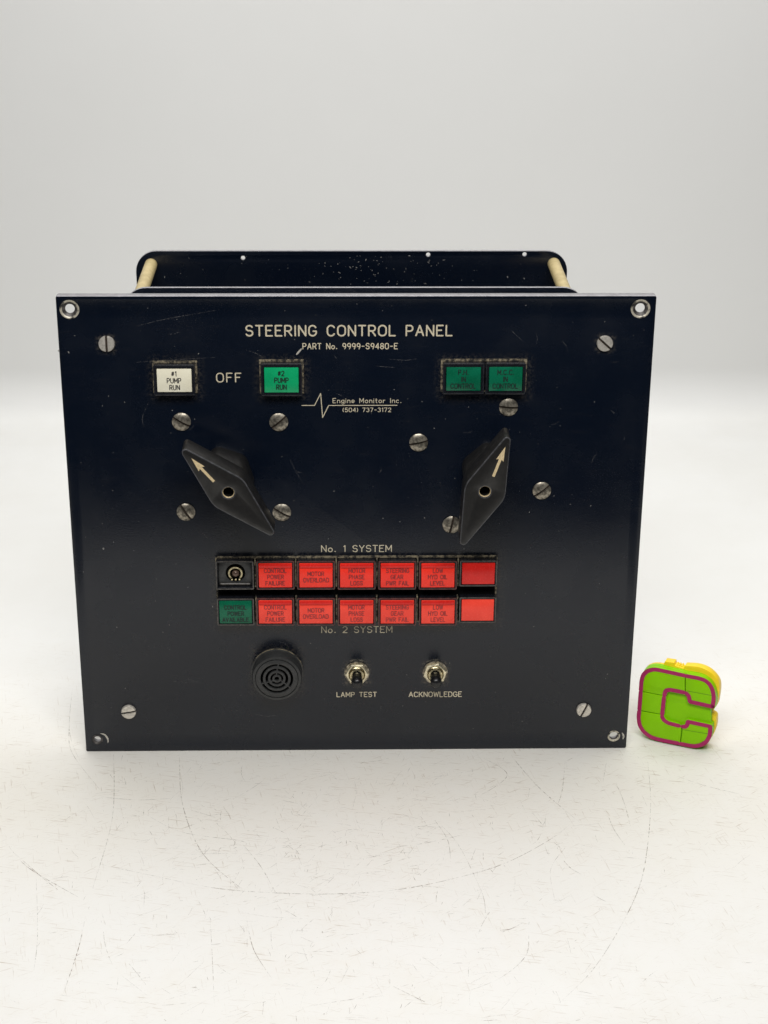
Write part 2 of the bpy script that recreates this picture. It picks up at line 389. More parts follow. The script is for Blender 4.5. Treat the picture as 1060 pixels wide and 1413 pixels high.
# ================================================================== the setting: white sheet swept up into a backdrop
def backdrop():
    prof = [(-0.37, -0.003), (-0.365, 0.0)]
    prof += [(-0.35+0.95*i/14, 0.0) for i in range(15)]
    r = 0.045; yb = 0.615
    prof += [(yb+r*math.sin(RAD(a)), r-r*math.cos(RAD(a))) for a in range(0, 91, 6)]
    a = RAD(90); yl, zl = prof[-1]
    prof += [(yl+math.cos(a)*d, zl+math.sin(a)*d) for d in (0.1, 0.25, 0.45, 0.7, 0.95)]
    xs = [-1.1+2.2*i/20 for i in range(21)]
    V = [(x, y, z) for (y, z) in prof for x in xs]; n = len(xs)
    Fc = [(i*n+j, i*n+j+1, (i+1)*n+j+1, (i+1)*n+j) for i in range(len(prof)-1) for j in range(n-1)]
    t = NT('white_sheet'); p = t.pos()
    big = t.ramp(t.noise(5, 5, 0.6, p), 0.35, 0.7)
    mid = t.ramp(t.noise(30, 7, 0.74, p, 0.5), 0.40, 0.74)
    fine = t.ramp(t.noise(420, 4, 0.8, p), 0.60, 0.82)
    grit = t.ramp(t.noise(1300, 2, 0.5, p), 0.735, 0.76)
    c = t.mix(big, (0.785, 0.78, 0.755), (0.82, 0.82, 0.805))
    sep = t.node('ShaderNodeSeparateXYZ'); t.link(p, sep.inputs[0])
    c = t.mix(t.ramp(sep.outputs[2], 0.0005, 0.014), c, t.mix(t.ramp(t.noise(2.2, 3, 0.5, p), 0.3, 0.7), (0.715, 0.715, 0.70), (0.745, 0.745, 0.735)))     # upright part greyed: its weaker light put into the colour
    # wear and a painted dimming, only on the horizontal part in use
    use = t.ramp(sep.outputs[1], 0.25, -0.02); near = t.ramp(t.math('ABSOLUTE', t.math('ADD', sep.outputs[1], 0.05)), 0.16, 0.0); mid = t.math('MAXIMUM', mid, t.math('MULTIPLY', near, t.ramp(t.noise(16, 5, 0.7, p, 0.4), 0.30, 0.62)))
    c = t.mix(t.math('MULTIPLY', mid, t.math('MULTIPLY', use, 0.24)), c, (0.64, 0.58, 0.47))
    c = t.mix(t.math('MULTIPLY', use, 0.45), c, (0.725, 0.71, 0.675))  # even grey: wear tone plus a lower light level painted on the front
    c = t.mix(t.math('MULTIPLY', near, 0.22), c, (0.74, 0.68, 0.54))
    # hair-fine rub marks running a few ways, denser where the sheet is dirtier
    dens = t.math('MULTIPLY', t.math('MULTIPLY', t.math('ADD', t.math('MULTIPLY', mid, 0.75), 0.25), use), 0.85)
    for ang, lo in ((12, .60), (78, .62), (140, .64), (-30, .63)):
        mp = t.node('ShaderNodeMapping'); mp.inputs['Rotation'].default_value = (0, 0, RAD(ang)); t.link(p, mp.inputs[0])
        v = t.vmath('MULTIPLY', mp.outputs[0], (60.0, 900.0, 1.0))
        st = t.ramp(t.noise(1.0, 3, 0.62, v, 0.35), lo, lo+.12)
        c = t.mix(t.math('MULTIPLY', st, dens), c, (0.42, 0.34, 0.26))
    c = t.mix(t.math('MULTIPLY', fine, t.math('MULTIPLY', use, 0.5)), c, (0.50, 0.43, 0.34))
    c = t.mix(t.math('MULTIPLY', grit, t.math('MULTIPLY', use, 0.55)), c, (0.22, 0.18, 0.15))
    t.set(c, t.ramp(mid, 0, 1, 0.42, 0.55), 0, 0.35)
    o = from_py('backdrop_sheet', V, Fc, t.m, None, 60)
    o['kind'] = 'structure'; o['label'] = 'white scratched tabletop sheet curving up into a plain backdrop'; o['category'] = 'backdrop'
    return o
BACK = backdrop()

def spline(pts, n=8):
    out = []; P = [pts[0]]+list(pts)+[pts[-1]]
    for i in range(1, len(P)-2):
        p0, p1, p2, p3 = [np.array(P[i+k-1], float) for k in range(4)]
        for k in range(n):
            s = k/n
            out.append(tuple(0.5*((2*p1)+(-p0+p2)*s+(2*p0-5*p1+4*p2-p3)*s*s+(-p0+3*p1-3*p2+p3)*s**3)))
    out.append(tuple(pts[-1])); return out
def scratches():
    V = []; Fc = []
    long_ = [  # (photo pixels, half width mm)
     ([(140, 1193), (200, 1206), (300, 1226), (400, 1233), (480, 1233), (560, 1226), (640, 1209), (700, 1190), (760, 1158), (792, 1133)], .34),
     ([(894, 1052), (898, 1110), (892, 1180), (880, 1230), (850, 1290), (815, 1342), (770, 1386)], .28),
     ([(248, 1045), (252, 1110), (280, 1178), (335, 1228)], .30),
     ([(707, 1045), (745, 1088), (800, 1135)], .42),
     ([(157, 1040), (155, 1130), (128, 1226)], .26),
     ([(118, 1265), (108, 1310), (88, 1370)], .28),
     ([(10, 1165), (40, 1198), (108, 1238)], .30), ([(14, 1172), (55, 1208), (80, 1228)], .24),
     ([(336, 1166), (360, 1196), (380, 1231)], .26),
     ([(140, 1100), (190, 1104), (235, 1102)], .22), ([(195, 1120), (250, 1148), (330, 1160), (340, 1166)], .20),
     ([(340, 1265), (350, 1310), (375, 1350)], .22), ([(330, 1258), (370, 1265), (425, 1268)], .20),
     ([(430, 1388), (480, 1380), (530, 1374)], .22), ([(250, 1400), (290, 1378), (330, 1362)], .18),
     ([(690, 1284), (705, 1282), (722, 1273)], .32), ([(690, 1280), (692, 1286), (697, 1285)], .30),
     ([(778, 1188), (790, 1200), (810, 1210)], .30), ([(757, 1173), (755, 1177), (759, 1178)], .28),
     ([(840, 1128), (848, 1146), (862, 1166)], .36), ([(790, 1140), (815, 1138), (835, 1135)], .22),
     ([(730, 1290), (725, 1320), (690, 1350), (640, 1370)], .22), ([(600, 1132), (618, 1160), (622, 1190)], .20),
     ([(665, 1045), (700, 1070), (660, 1100)], .18), ([(850, 1080), (862, 1110), (870, 1140)], .22),
     ([(780, 1050), (776, 1090), (770, 1110)], .20), ([(838, 1045), (832, 1080)], .18), ([(735, 1122), (750, 1140)], .24),
     ([(95, 1005), (100, 1040), (138, 1090)], .26), ([(100, 950), (96, 1010), (110, 1050)], .16),
     ([(250, 1180), (330, 1178), (400, 1184)], .16), ([(540, 1360), (570, 1375), (595, 1387)], .24),
     ([(930, 1070), (975, 1085), (1030, 1098)], .20), ([(1035, 1040), (1045, 1050)], .2), ([(530, 1170), (580, 1165), (640, 1152)], .2),
     ([(610, 1140), (635, 1170), (665, 1232), (670, 1260)], .18), ([(290, 1265), (293, 1320), (296, 1390)], .16),
     ([(50, 1210), (52, 1290), (47, 1340)], .16), ([(780, 1170), (760, 1200), (765, 1240)], .15),
    ]
    st = []
    for pts, hw in long_:
        g = [onZ(*p) for p in spline(pts)]
        st.append((g, hw*1e-3*0.75))
    rnd = random.Random(11)
    for i in range(1150):
        px = rnd.gauss(430, 270); py = rnd.uniform(1040, 1410)
        if rnd.random() < .45: px = rnd.gauss(450, 200); py = rnd.gauss(1170, 70)
        if not (-40 < px < 1100 and 1020 < py < 1500): continue
        if px < 110 and rnd.random() < .4: continue
        x, y = onZ(px, py)
        ln = min(rnd.expovariate(1/0.006)+0.0015, .03); a = rnd.choice([rnd.gauss(.2, .35), rnd.gauss(1.5, .35), rnd.uniform(0, 3.14)])
        b = a+rnd.gauss(0, .25); n = 5; pts = [(x, y)]
        for k in range(n):
            an = a+(b-a)*k/n; pts.append((pts[-1][0]+math.cos(an)*ln/n, pts[-1][1]+math.sin(an)*ln/n))
        st.append((pts, rnd.uniform(.05, .13)*1e-3))
    for i, (pts, hw) in enumerate(st):
        n0 = len(V)
        ribbons([(pts, False)], hw, lambda u, v, k: (u, v, 0.00008+(i % 40)*0.000004), V, Fc, taper=True)
    rnd = random.Random(5)
    for i in range(150):   # grit
        x, y = onZ(rnd.uniform(0, 1060), rnd.uniform(1040, 1410)); r = rnd.uniform(.15, .5)*1e-3; b0 = len(V); n = 6
        if rnd.random() < .15: x, y = onZ(rnd.uniform(880, 1060), rnd.uniform(650, 900))
        for k in range(n):
            rr = r*rnd.uniform(.5, 1.2); V.append((x+rr*math.cos(k*1.05), y+rr*.8*math.sin(k*1.05), .0003))
        Fc.append(tuple(range(b0, b0+n)))
    t = NT('scratch_dirt'); p = t.pos()
    n1 = t.ramp(t.noise(260, 4, .7, p), .40, .62); n2 = t.ramp(t.noise(30, 3, .6, p), .3, .65, .15, 1)
    t.set((0.24, 0.17, 0.12), 0.8); t.link(t.math('MULTIPLY', t.math('MULTIPLY', n1, n2), .78), t.b.inputs['Alpha'])
    o = from_py('scratch_marks', V, Fc, t.m, BACK); o['kind'] = 'stuff'
scratches()

# ================================================================== the control panel
W, H = 0.36, 0.31337
ROOT = empty('control_panel')
ROOT['label'] = 'black steering control panel with red and green indicator buttons and two lever knobs'
ROOT['category'] = 'control panel'
YB = -0.0062   # front of the button bezels
YP = 0.0

corner_holes = [onY(96, 427, 0), onY(884, 426, 0), onY(134.5, 1020.5, 0), onY(847, 1015.5, 0)]

BTN = [  # lens rectangle in photo pixels, lens material, legend material, lines
 ((216.6, 509.6, 264.5, 541.3), 'white', 'leg_black', ['#1', 'PUMP', 'RUN']),
 ((364.7, 507.8, 412.2, 542.0), 'green', 'leg_green', ['#2', 'PUMP', 'RUN']),
 ((616.0, 507.3, 663.6, 539.5), 'dark_green', 'leg_green', ['P.H.', 'IN', 'CONTROL']),
 ((675.0, 507.0, 721.0, 539.8), 'dark_green', 'leg_green', ['M.C.C.', 'IN', 'CONTROL']),
]
LEG = [['CONTROL', 'POWER', 'FAILURE'], ['MOTOR', 'OVERLOAD'], ['MOTOR', 'PHASE', 'LOSS'], ['STEERING', 'GEAR', 'PWR FAIL'], ['LOW', 'HYD OIL', 'LEVEL'], []]
for r in (0, 1):
    y0, y1 = ((778.0, 811.0), (829.0, 860.8))[r]
    for c in range(7):
        x0 = 301.0+56.1*c; x1 = x0+46.0
        if c == 0:
            if r == 1: BTN.append(((302.8, 829.8, 347.6, 860.6), 'dark_green', 'leg_green', ['CONTROL', 'POWER', 'AVAILABLE']))
            else: BTN.append(((x0, y0, x1, y1), None, None, []))
        elif c == 6:
            if r == 0: BTN.append(((637.7, 777.5, 683.0, 806.5), 'deep_red', 'leg_red', []))
            else: BTN.append(((637.0, 828.0, 681.6, 857.0), 'faded_red', 'leg_red', []))
        else: BTN.append(((x0, y0, x1, y1), ('red', 'faded_red')[r], ('leg_red', 'leg_faded')[r], LEG[c-1]))

grime_rects = []
for (x0, y0, x1, y1) in ((214, 500, 271, 545), (361, 499, 418, 545), (611, 499, 726, 545), (299, 769, 688, 862)):
    a, b, c, d = rectY(x0, y0, x1, y1, 0); grime_rects.append(((a+b)/2, (c+d)/2, (b-a)/2, (d-c)/2, .007, .22))
for px, py in ((147, 475), (835, 474)):
    x, z = onY(px, py, 0); grime_rects.append((x, z, .003, .003, .005, .45))
x, z = onY(383, 925, 0); grime_rects.append((x, z, .015, .015, .006, .25))
for px, py in ((492.5, 929.5), (600.7, 929)):
    x, z = onY(px, py, 0); grime_rects.append((x, z, .006, .006, .005, .7))
M['panel'] = black_panel('panel_paint', grime_rects)
M['panel_back'] = black_panel('back_plate_paint', [], 0.3)

face_outline = rect(-W/2, W/2, 0.0, H, .0012, 3)
plate('face_plate', face_outline, [circle(x, z, r, 28) for (x, z), r in zip(corner_holes, (.0057, .0057, .0034, .0040))],
      0.0, .0065, ['panel', 'edge'], ROOT, .0005, True)

# worn countersinks
t = NT('worn_countersink'); t.set(t.mix(t.ramp(t.noise(190, 4, .6), .42, .52), (.02, .018, .018), (.50, .46, .37)), .45, .3); M['csk'] = t.m
M['csk_dark'] = simple('countersink_dark', (0.10, 0.09, 0.085), 0.5, 0.2, 0.45, 500)
for (x, z), r in zip(corner_holes, (.0057, .0057, .0034, .0040)):
    bm = bmesh.new()
    lathe(bm, [(r+.0002, .00012), (r-.0004, .00016), (r-.0011, -.0003), (max(r*.52, .0027), -.0016), (max(r*.50, .0027), -.0022), (r, -.0024)], 0, 0, 0, 28)
    bm.faces.ensure_lookup_table()
    for f in bm.faces:
        if f.calc_center_median().y > .0003 or r < .0036: f.material_index = 1
    from_bm('countersink', bm, ['csk', 'csk_dark'], ROOT, 35, (x, 0, z))

# plates behind, with the standoffs between them
Y2, Z2 = .0140, .3145; Y3 = .0985
def plate_outline(x0, x1, z0, z1): return round_poly([(x0, z0), (x1, z0), (x1, z1), (x0, z1)], .014, 10)
plate('mounting_plate', plate_outline(-.1412, .1390, .0, Z2), [], Y2, .0026, ['panel_back', 'edge'], ROOT, .0003, True)
rh = [onY(335.5, 356, Y3), onY(591, 351.5, Y3), onY(724, 351, Y3)]
plate('rear_plate', plate_outline(-.1427, .1380, .0, Z2), [circle(x, z, .0014, 14) for x, z in rh], Y3, .0026, ['panel_back', 'edge'], ROOT, .0003, True)
for x, z in ((-.1328, .3055), (.1290, .3060), (-.1328, .009), (.1290, .009)):
    bm = bmesh.new()
    lathe(bm, [(.0, -.0165), (.0041, -.0165), (.0041, -.0985), (0, -.0985)], 0, 0, 0, 24)
    from_bm('standoff', bm, 'standoff', ROOT, 35, (x, 0, z))
for x, z in ((-.1328, .2), (.1290, .2), (-.1328, .03), (.1290, .03)):   # spacers that hold the face plate to the mounting plate
    bm = bmesh.new(); lathe(bm, [(0, -.006), (.0045, -.006), (.0045, -.0145), (0, -.0145)], 0, 0, 0, 16)
    from_bm('spacer', bm, 'tarnish', ROOT, 35, (x, 0, z))

# ---- slotted screws
def slotted(name, r, h, dome, slot, mat):
    """one mesh: head in two halves with a real slot between them"""
    bm = bmesh.new(); n = 14
    prof = [(1.0, -0.0002), (1.0, h*.55), (.94, h*.78)] + [(.94*(1-k/4), h*.78+dome*(1-((1-k/4))**2)) for k in range(1, 4)]
    for s in (1, -1):
        a0 = math.asin(slot/r)
        def ring(f, d):
            out = []
            rr = r*f
            e = min(slot/rr, .999); a = math.asin(e)
            for i in range(n+1):
                an = a+(math.pi-2*a)*i/n
                out.append(bm.verts.new((rr*math.cos(an), -d, s*rr*math.sin(an))))
            return out
        rs = [ring(f, d) for f, d in prof]
        for a, b in zip(rs, rs[1:]):
            for i in range(n): bm.faces.new((a[i], a[i+1], b[i+1], b[i]))
        bm.faces.new(rs[-1])
        wall = [q[0] for q in rs]+[q[-1] for q in reversed(rs)]
        f = bm.faces.new(wall)
    b0 = len(bm.faces)
    lathe(bm, [(r*.97, 0), (r*.97, h*.30), (0, h*.30)], 0, 0, 0, 28, 1)
    me = bpy.data.meshes.new(name); bmesh.ops.recalc_face_normals(bm, faces=bm.faces); bm.to_mesh(me); bm.free()
    me.materials.append(M[mat]); me.materials.append(M['slot'])
    me.polygons.foreach_set('use_smooth', [True]*len(me.polygons)); me.set_sharp_from_angle(angle=RAD(30))
    return me
small = slotted('screw', .0049, .0024, .0002, .0007, 'screw')
large = slotted('screw', .0058, .0012, .0012, .0007, 'tarnish')
def put_screw(me, px, py, ang):
    x, z = onY(px, py, -.0015)
    o = bpy.data.objects.new('screw', me); COL.objects.link(o); o.parent = ROOT
    o.location = (x, 0, z); o.rotation_euler = (0, -RAD(ang), 0)
for px, py, a in ((147, 475, 90), (835, 474.5, -42), (177.5, 983, 10), (806, 980.5, 66)): put_screw(small, px, py, a)
for px, py, a in ((250.3, 582.8, -30), (384.7, 583.3, 40), (256.5, 707.5, -58), (389, 708, -30),
                  (702, 562.5, -4), (577.8, 611.5, 12), (748, 678, 38), (623.5, 725, 78)): put_screw(large, px, py, a)

# ---- illuminated buttons
def button(px, lens, legend, lines):
    x0, x1, z0, z1 = rectY(*px, YB-.0006)
    small_cell = px[1] > 700
    mx = .0018 if not small_cell else .0012; mz = .0020 if not small_cell else .0013
    bx0, bx1, bz0, bz1 = x0-mx, x1+mx, z0-mz, z1+mz
    socket = lens is None
    name = 'lamp_socket' if socket else 'indicator_button'
    base = plate(name, rect(bx0, bx1, bz0, bz1, .0006, 2), [rect(x0-.0003, x1+.0003, z0-.0003, z1+.0003)], YB, -YB-.0003, ['bezel'], ROOT, .0003)
    # pale worn outer rim of the bezel
    rim = plate('rim', rect(bx0-.00025, bx1+.00025, bz0-.00025, bz1+.00025, .0007, 2), [rect(bx0+.0004, bx1-.0004, bz0+.0004, bz1-.0004)],
                YB-.0002, .0007, ['red_rim' if lens in ('red', 'faded_red') and lines else 'clear_rim' if small_cell else 'bezel_rim'], base, .00015)
    if socket:
        base['label'] = 'open indicator socket with its lens missing and bulb showing'
        cx, cz = onY(325, 790.5, -.003); r = .0062
        plate('socket_plate', rect(x0, x1, z0, z1), [circle(cx, cz, r, 28)], -.0030, .0025, ['buzzer'], base, .0002)
        bm = bmesh.new(); lathe(bm, [(r*.99, .0028), (r*.99, .0004), (0, .0004)], cx, cz, 0, 28); from_bm('socket_cup', bm, 'void', base)
        V = []; Fc = []       # split brass contact ring, a real tube wall
        n = 26; rr = (.0036, .0046)
        for k in range(n+1):
            a = RAD(-48+276*k/n)
            for q, d in ((rr[0], .0005), (rr[0], .0040), (rr[1], .0040), (rr[1], .0005)):
                V.append((cx+q*math.cos(a), -d, cz+q*math.sin(a)))
        for k in range(n):
            for j in range(4): Fc.append((4*k+j, 4*k+(j+1) % 4, 4*k+4+(j+1) % 4, 4*k+4+j))
        Fc += [(0, 1, 2, 3), tuple(4*n+j for j in (3, 2, 1, 0))]
        from_py('contact_ring', V, Fc, 'brass', base, 35)
        bm = bmesh.new()
        bm.free()
        for dx in (-.0024, 0, .0024):
            bm = bmesh.new(); box_bm(bm, cx+dx-.0006, cx+dx+.0006, -.0030, -.0006, cz-.0056, cz-.0044, .0002, 1); from_bm('contact_tab', bm, 'brass', base)
        bm = bmesh.new(); lathe(bm, [(.0024, .0005), (.0025, .0022), (.0020, .0032), (.0010, .0038), (0, .0039)], cx, cz-.0008, 0, 20)
        t = NT('bulb_glass'); t.set((.13, .085, .065), .10, 0.3); M['bulb'] = t.m
        from_bm('bulb', bm, 'bulb', base)
        bm = bmesh.new(); box_bm(bm, x0+.001, x1-.001, -.0042, -.0029, z0+.0004, z0+.0018, .0003, 1); from_bm('ledge', bm, 'clear_rim', base)
        return
    bm = bmesh.new()
    ly = YB-.0004
    box_bm(bm, x0, x1, ly, -.002, z0, z1, .0004, 2)
    lo = from_bm('lens', bm, lens, base)
    if small_cell and lens in ('red', 'faded_red') and lines:      # ridge along the top of the small caps
        bm = bmesh.new(); box_bm(bm, x0+.0004, x1-.0004, ly-.0006, ly+.0005, z1-.0029, z1-.0003, .0004, 2)
        from_bm('lens_ridge', bm, 'deep_red', base)
    if lines:
        zc = (z0+z1)/2 - (.0009 if small_cell else 0); h = (.0030 if not small_cell else .0028); pitch = .0044
        st = []
        for i, s in enumerate(lines):
            _, wd = lay(s, .26); sc = h*.84
            wid = min(wd*sc, (x1-x0)*.86); xc = (x0+x1)/2 + random.uniform(-.0002, .0002)
            zb = zc+(len(lines)/2-i-1)*pitch+(pitch-h)/2
            st += text_strokes(s, xc-wid/2, xc+wid/2, zb, zb+h, .26)
        text_obj('legend', st, .00029 if legend != 'leg_black' else .00025, ly, legend, base)
for b in BTN: button(*b)

# grimy cut-out edges round the button groups
def grime_frame(x0, y0, x1, y1, tk, inner):
    a, b, c, d = rectY(x0, y0, x1, y1, 0)
    o = plate('cutout_edge', rect(a-tk, b+tk, c-tk*.6, d+tk), inner or [rect(a, b, c, d)], -.0006, .0006, ['grime'], ROOT, .0001)
def inner_of(px, mx, mz):
    x0, x1, z0, z1 = rectY(*px, YB-.0006); return rect(x0-mx+.0002, x1+mx-.0002, z0-mz+.0002, z1+mz-.0002)
for idxs in ((0,), (1,), (2, 3)):
    q = [rectY(*BTN[i][0], YB-.0006) for i in idxs]
    x0 = min(k[0] for k in q)-.0018; x1 = max(k[1] for k in q)+.0018; z0 = min(k[2] for k in q)-.0020; z1 = max(k[3] for k in q)+.0020
    plate('cutout_edge', rect(x0-.0013, x1+.0013, z0-.0006, z1+.0013), [rect(x0+.0003, x1-.0003, z0+.0003, z1-.0003)], -.0007, .0007, ['grime'], ROOT, .0001)
q = [rectY(*b[0], YB-.0006) for b in BTN[4:]]
x0 = min(k[0] for k in q)-.0012; x1 = max(k[1] for k in q)+.0012; z0 = min(k[2] for k in q)-.0013; z1 = max(k[3] for k in q)+.0013
plate('cutout_edge', rect(x0-.0007, x1+.0007, z0-.0003, z1+.0010), [rect(x0+.0003, x1-.0003, z0+.0003, z1-.0003)], -.0008, .0008, ['grime'], ROOT, .0001)
bm = bmesh.new(); box_bm(bm, x0+.0006, x1-.0006, -.0005, .001, z0+.0006, z1-.0006)
from_bm('block_base', bm, 'void', ROOT)
for c in range(6):       # grimy partitions standing between the columns
    xm = (q[c+1][0]+q[c][1])/2
    for r in (0, 1):
        bm = bmesh.new(); box_bm(bm, xm-.00045, xm+.00045, -.0036, -.0004, q[7*r+1][2]-.001, q[7*r+1][3]+.001, .0001, 1)
        from_bm('partition', bm, 'grime', ROOT)

# ---- engraved writing on the face
def engrave(s, px, hw, gap=.24):
    x0, x1, z0, z1 = rectY(*px, 0); text_obj('engraved_text', text_strokes(s, x0, x1, z0, z1, gap), hw, 0, 'engrave', ROOT)
engrave('STEERING CONTROL PANEL', (339.5, 449.2, 623.8, 463.2), .00047, .30)
engrave('PART No. 9999-S9480-E', (418.0, 473.8, 548.5, 481.4), .00028, .30)
engrave('OFF', (299.0, 515.0, 332.5, 527.0), .00036, .34)
engrave('Engine Monitor Inc.', (459.5, 549.6, 554, 555.8), .00019, .30)
engrave('(504) 737-3172', (473, 562.8, 539.5, 568.2), .00019, .30)
engrave('No. 1 SYSTEM', (443.8, 752.6, 540.2, 761.2), .00029, .28)
engrave('No. 2 SYSTEM', (444.0, 864.5, 541.0, 872.8), .00029, .28)
engrave('LAMP TEST', (465, 955.2, 519.6, 961.3), .00029, .28)
engrave('ACKNOWLEDGE', (564.6, 954.7, 637.0, 961.2), .00029, .26)
text_obj('engraved_logo', [([onY(*p, 0) for p in ((416.6, 559.4), (434.1, 559.4), (442.6, 542.8), (445.3, 576), (453.7, 559.4), (548, 559.2))], False)], .00024, 0, 'engrave', ROOT)

# ---- lever knobs
YK = -.0400
def knob(screws, tip_a, tip_b, obt_a, obt_b, tail, head):
    cx = sum(onY(*s, 0)[0] for s in screws)/4; cz = sum(onY(*s, 0)[1] for s in screws)/4
    A, B, C, D = [Vector(onY(*p, YK)) for p in (tip_a, obt_a, tip_b, obt_b)]
    c = Vector((cx, cz))
    L = ((A-C).length)/2; d = (A-C).normalized(); nrm = Vector((-d.y, d.x)); wd = abs((B-D).dot(nrm))/2+.0008; half = math.atan2(wd, L); L += .0024/math.sin(half)-.0024; wd = L*math.tan(half)
    pts = [c+d*L, c-nrm*wd, c-d*L, c+nrm*wd]
    out = round_poly([tuple(p) for p in pts], [.0024, .014, .0024, .014], 6)
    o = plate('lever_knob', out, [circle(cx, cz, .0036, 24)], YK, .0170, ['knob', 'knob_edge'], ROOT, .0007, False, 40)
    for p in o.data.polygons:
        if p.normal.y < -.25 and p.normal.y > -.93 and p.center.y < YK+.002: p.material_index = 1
    hub = round_poly([tuple(c+d*L*.55), tuple(c-nrm*wd*.98), tuple(c-d*L*.55), tuple(c+nrm*wd*.98)], [.006, .009, .006, .009], 6)
    plate('neck', hub, [], YK+.0168, -YK-.0166, ['knob'], o, .0004, False, 40)
    bm = bmesh.new(); lathe(bm, [(.0037, -YK-.0008), (.00335, -YK-.0010), (.00335, -YK-.0022), (.0037, -YK-.0022)], cx, cz, 0, 24); from_bm('hole_lit_ring', bm, 'arrow', o)  # added tan ring, stands in for the lit lower wall of the hole
    bm = bmesh.new(); lathe(bm, [(.0037, .026), (.0, .026)], cx, cz, 0, 20); from_bm('hole_bottom', bm, 'void', o)
    a = Vector(onY(*tail, YK)); b = Vector(onY(*head, YK)); u = (b-a).normalized(); v = Vector((-u.y, u.x)); ln = (b-a).length
    P = [a+v*.00085, a+u*ln*.58+v*.00085, a+u*ln*.54+v*.0024, b, a+u*ln*.54-v*.0024, a+u*ln*.58-v*.00085, a-v*.00085]
    Y = YK-.0001
    from_py('pointer_arrow', [(p.x, Y, p.y) for p in P], [(0, 1, 5, 6), (2, 3, 4, 5, 1)], 'arrow', o)
S1 = ((250.3, 582.8), (384.7, 583.3), (256.5, 707.5), (389, 708)); S2 = ((702, 562.5), (577.8, 611.5), (748, 678), (623.5, 725))
knob(S1, (250.5, 616), (375.5, 733), (331.6, 666.5), (293.6, 692), (295.5, 664.5), (264, 632))
knob(S2, (704, 597), (640, 746), (648, 672.5), (695, 683.5), (680.8, 657.5), (697.5, 616.5))

# ---- buzzer
def buzzer():
    cx, cz = onY(382.1, 936.9, -.0105); s = .000462
    bm = bmesh.new()
    lathe(bm, [(.0172, 0), (.0172, .0012), (.0163, .0016), (.0163, .0085), (.0157, .0102), (.0142, .0105), (.0142, .0098), (.0139, .0098)], cx, cz, 0, 56)
    o = from_bm('buzzer', bm, 'buzzer', ROOT, 30)
    holes = [circle(cx, cz, 3.1*s, 18)]
    for r0, r1, off in ((19.6, 22.9, 0), (12.4, 16.0, 3), (6.3, 9.0, 8)):
        for a in (84, 201, 322):
            g = 5.5*14/((r0+r1)/2)*.62; a0 = a+off+g; a1 = a+off+(117 if a < 300 else 122)-g
            if a == 201: a1 = a+off+121-g
            n = 16
            holes.append([(cx+r1*s*math.cos(RAD(a0+(a1-a0)*k/n)), cz+r1*s*math.sin(RAD(a0+(a1-a0)*k/n))) for k in range(n+1)] +
                         [(cx+r0*s*math.cos(RAD(a1+(a0-a1)*k/n)), cz+r0*s*math.sin(RAD(a1+(a0-a1)*k/n))) for k in range(n+1)])
    plate('grille', circle(cx, cz, .01365, 56), holes, -.0103, .0022, ['buzzer'], o, .00015)
    bm = bmesh.new(); lathe(bm, [(.0141, .0050), (0, .0050)], cx, cz, 0, 40); from_bm('buzzer_recess', bm, 'void', o)
    V = []; Fc = []
    arcp = [(cx+.0171*math.cos(RAD(a)), cz+.0171*math.sin(RAD(a))) for a in range(8, 160, 4)]
    ribbons([(arcp, False)], .00035, lambda u, v, k: (u, -.0014, v), V, Fc, True); from_py('grime_rim', V, Fc, 'grime', o)
buzzer()

# ---- toggle switches
def toggle(px, py, rot):
    x, z = onY(px, py, -.0025)
    bm = bmesh.new(); lathe(bm, [(.0082, 0), (.0082, .0007), (.0040, .0008)], x, z, 0, 36)
    o = from_bm('toggle_switch', bm, 'tarnish', ROOT)
    bm = bmesh.new(); lathe(bm, [(.0079, .0006), (.0079, .0024), (.0070, .0029), (.0046, .0029)], x, z, 0, 6, 0, RAD(rot)); from_bm('hex_nut', bm, 'nut', o, 20)
    bm = bmesh.new(); lathe(bm, [(.0056, .0028), (.0056, .0036), (.0052, .0040), (.0050, .0036), (.0048, .0040), (.0046, .0046), (.0036, .0048), (.0034, .0030), (0, .0030)], x, z, 0, 32); from_bm('bushing', bm, 'brass', o, 20)
    bm = bmesh.new()
    prof = [(.0030, 0), (.0031, .003), (.0031, .0044), (.0036, .0050), (.0037, .0090), (.0036, .0108), (.0028, .0120), (.0012, .0126), (0, .0127)]
    lathe(bm, prof, 0, 0, 0, 24)
    l = from_bm('lever', bm, 'rubber', o, 40, (x, -.0032, z)); l.rotation_euler = (RAD(3), 0, 0)
toggle(492.6, 930.5, 0); toggle(600.8, 930, 14)

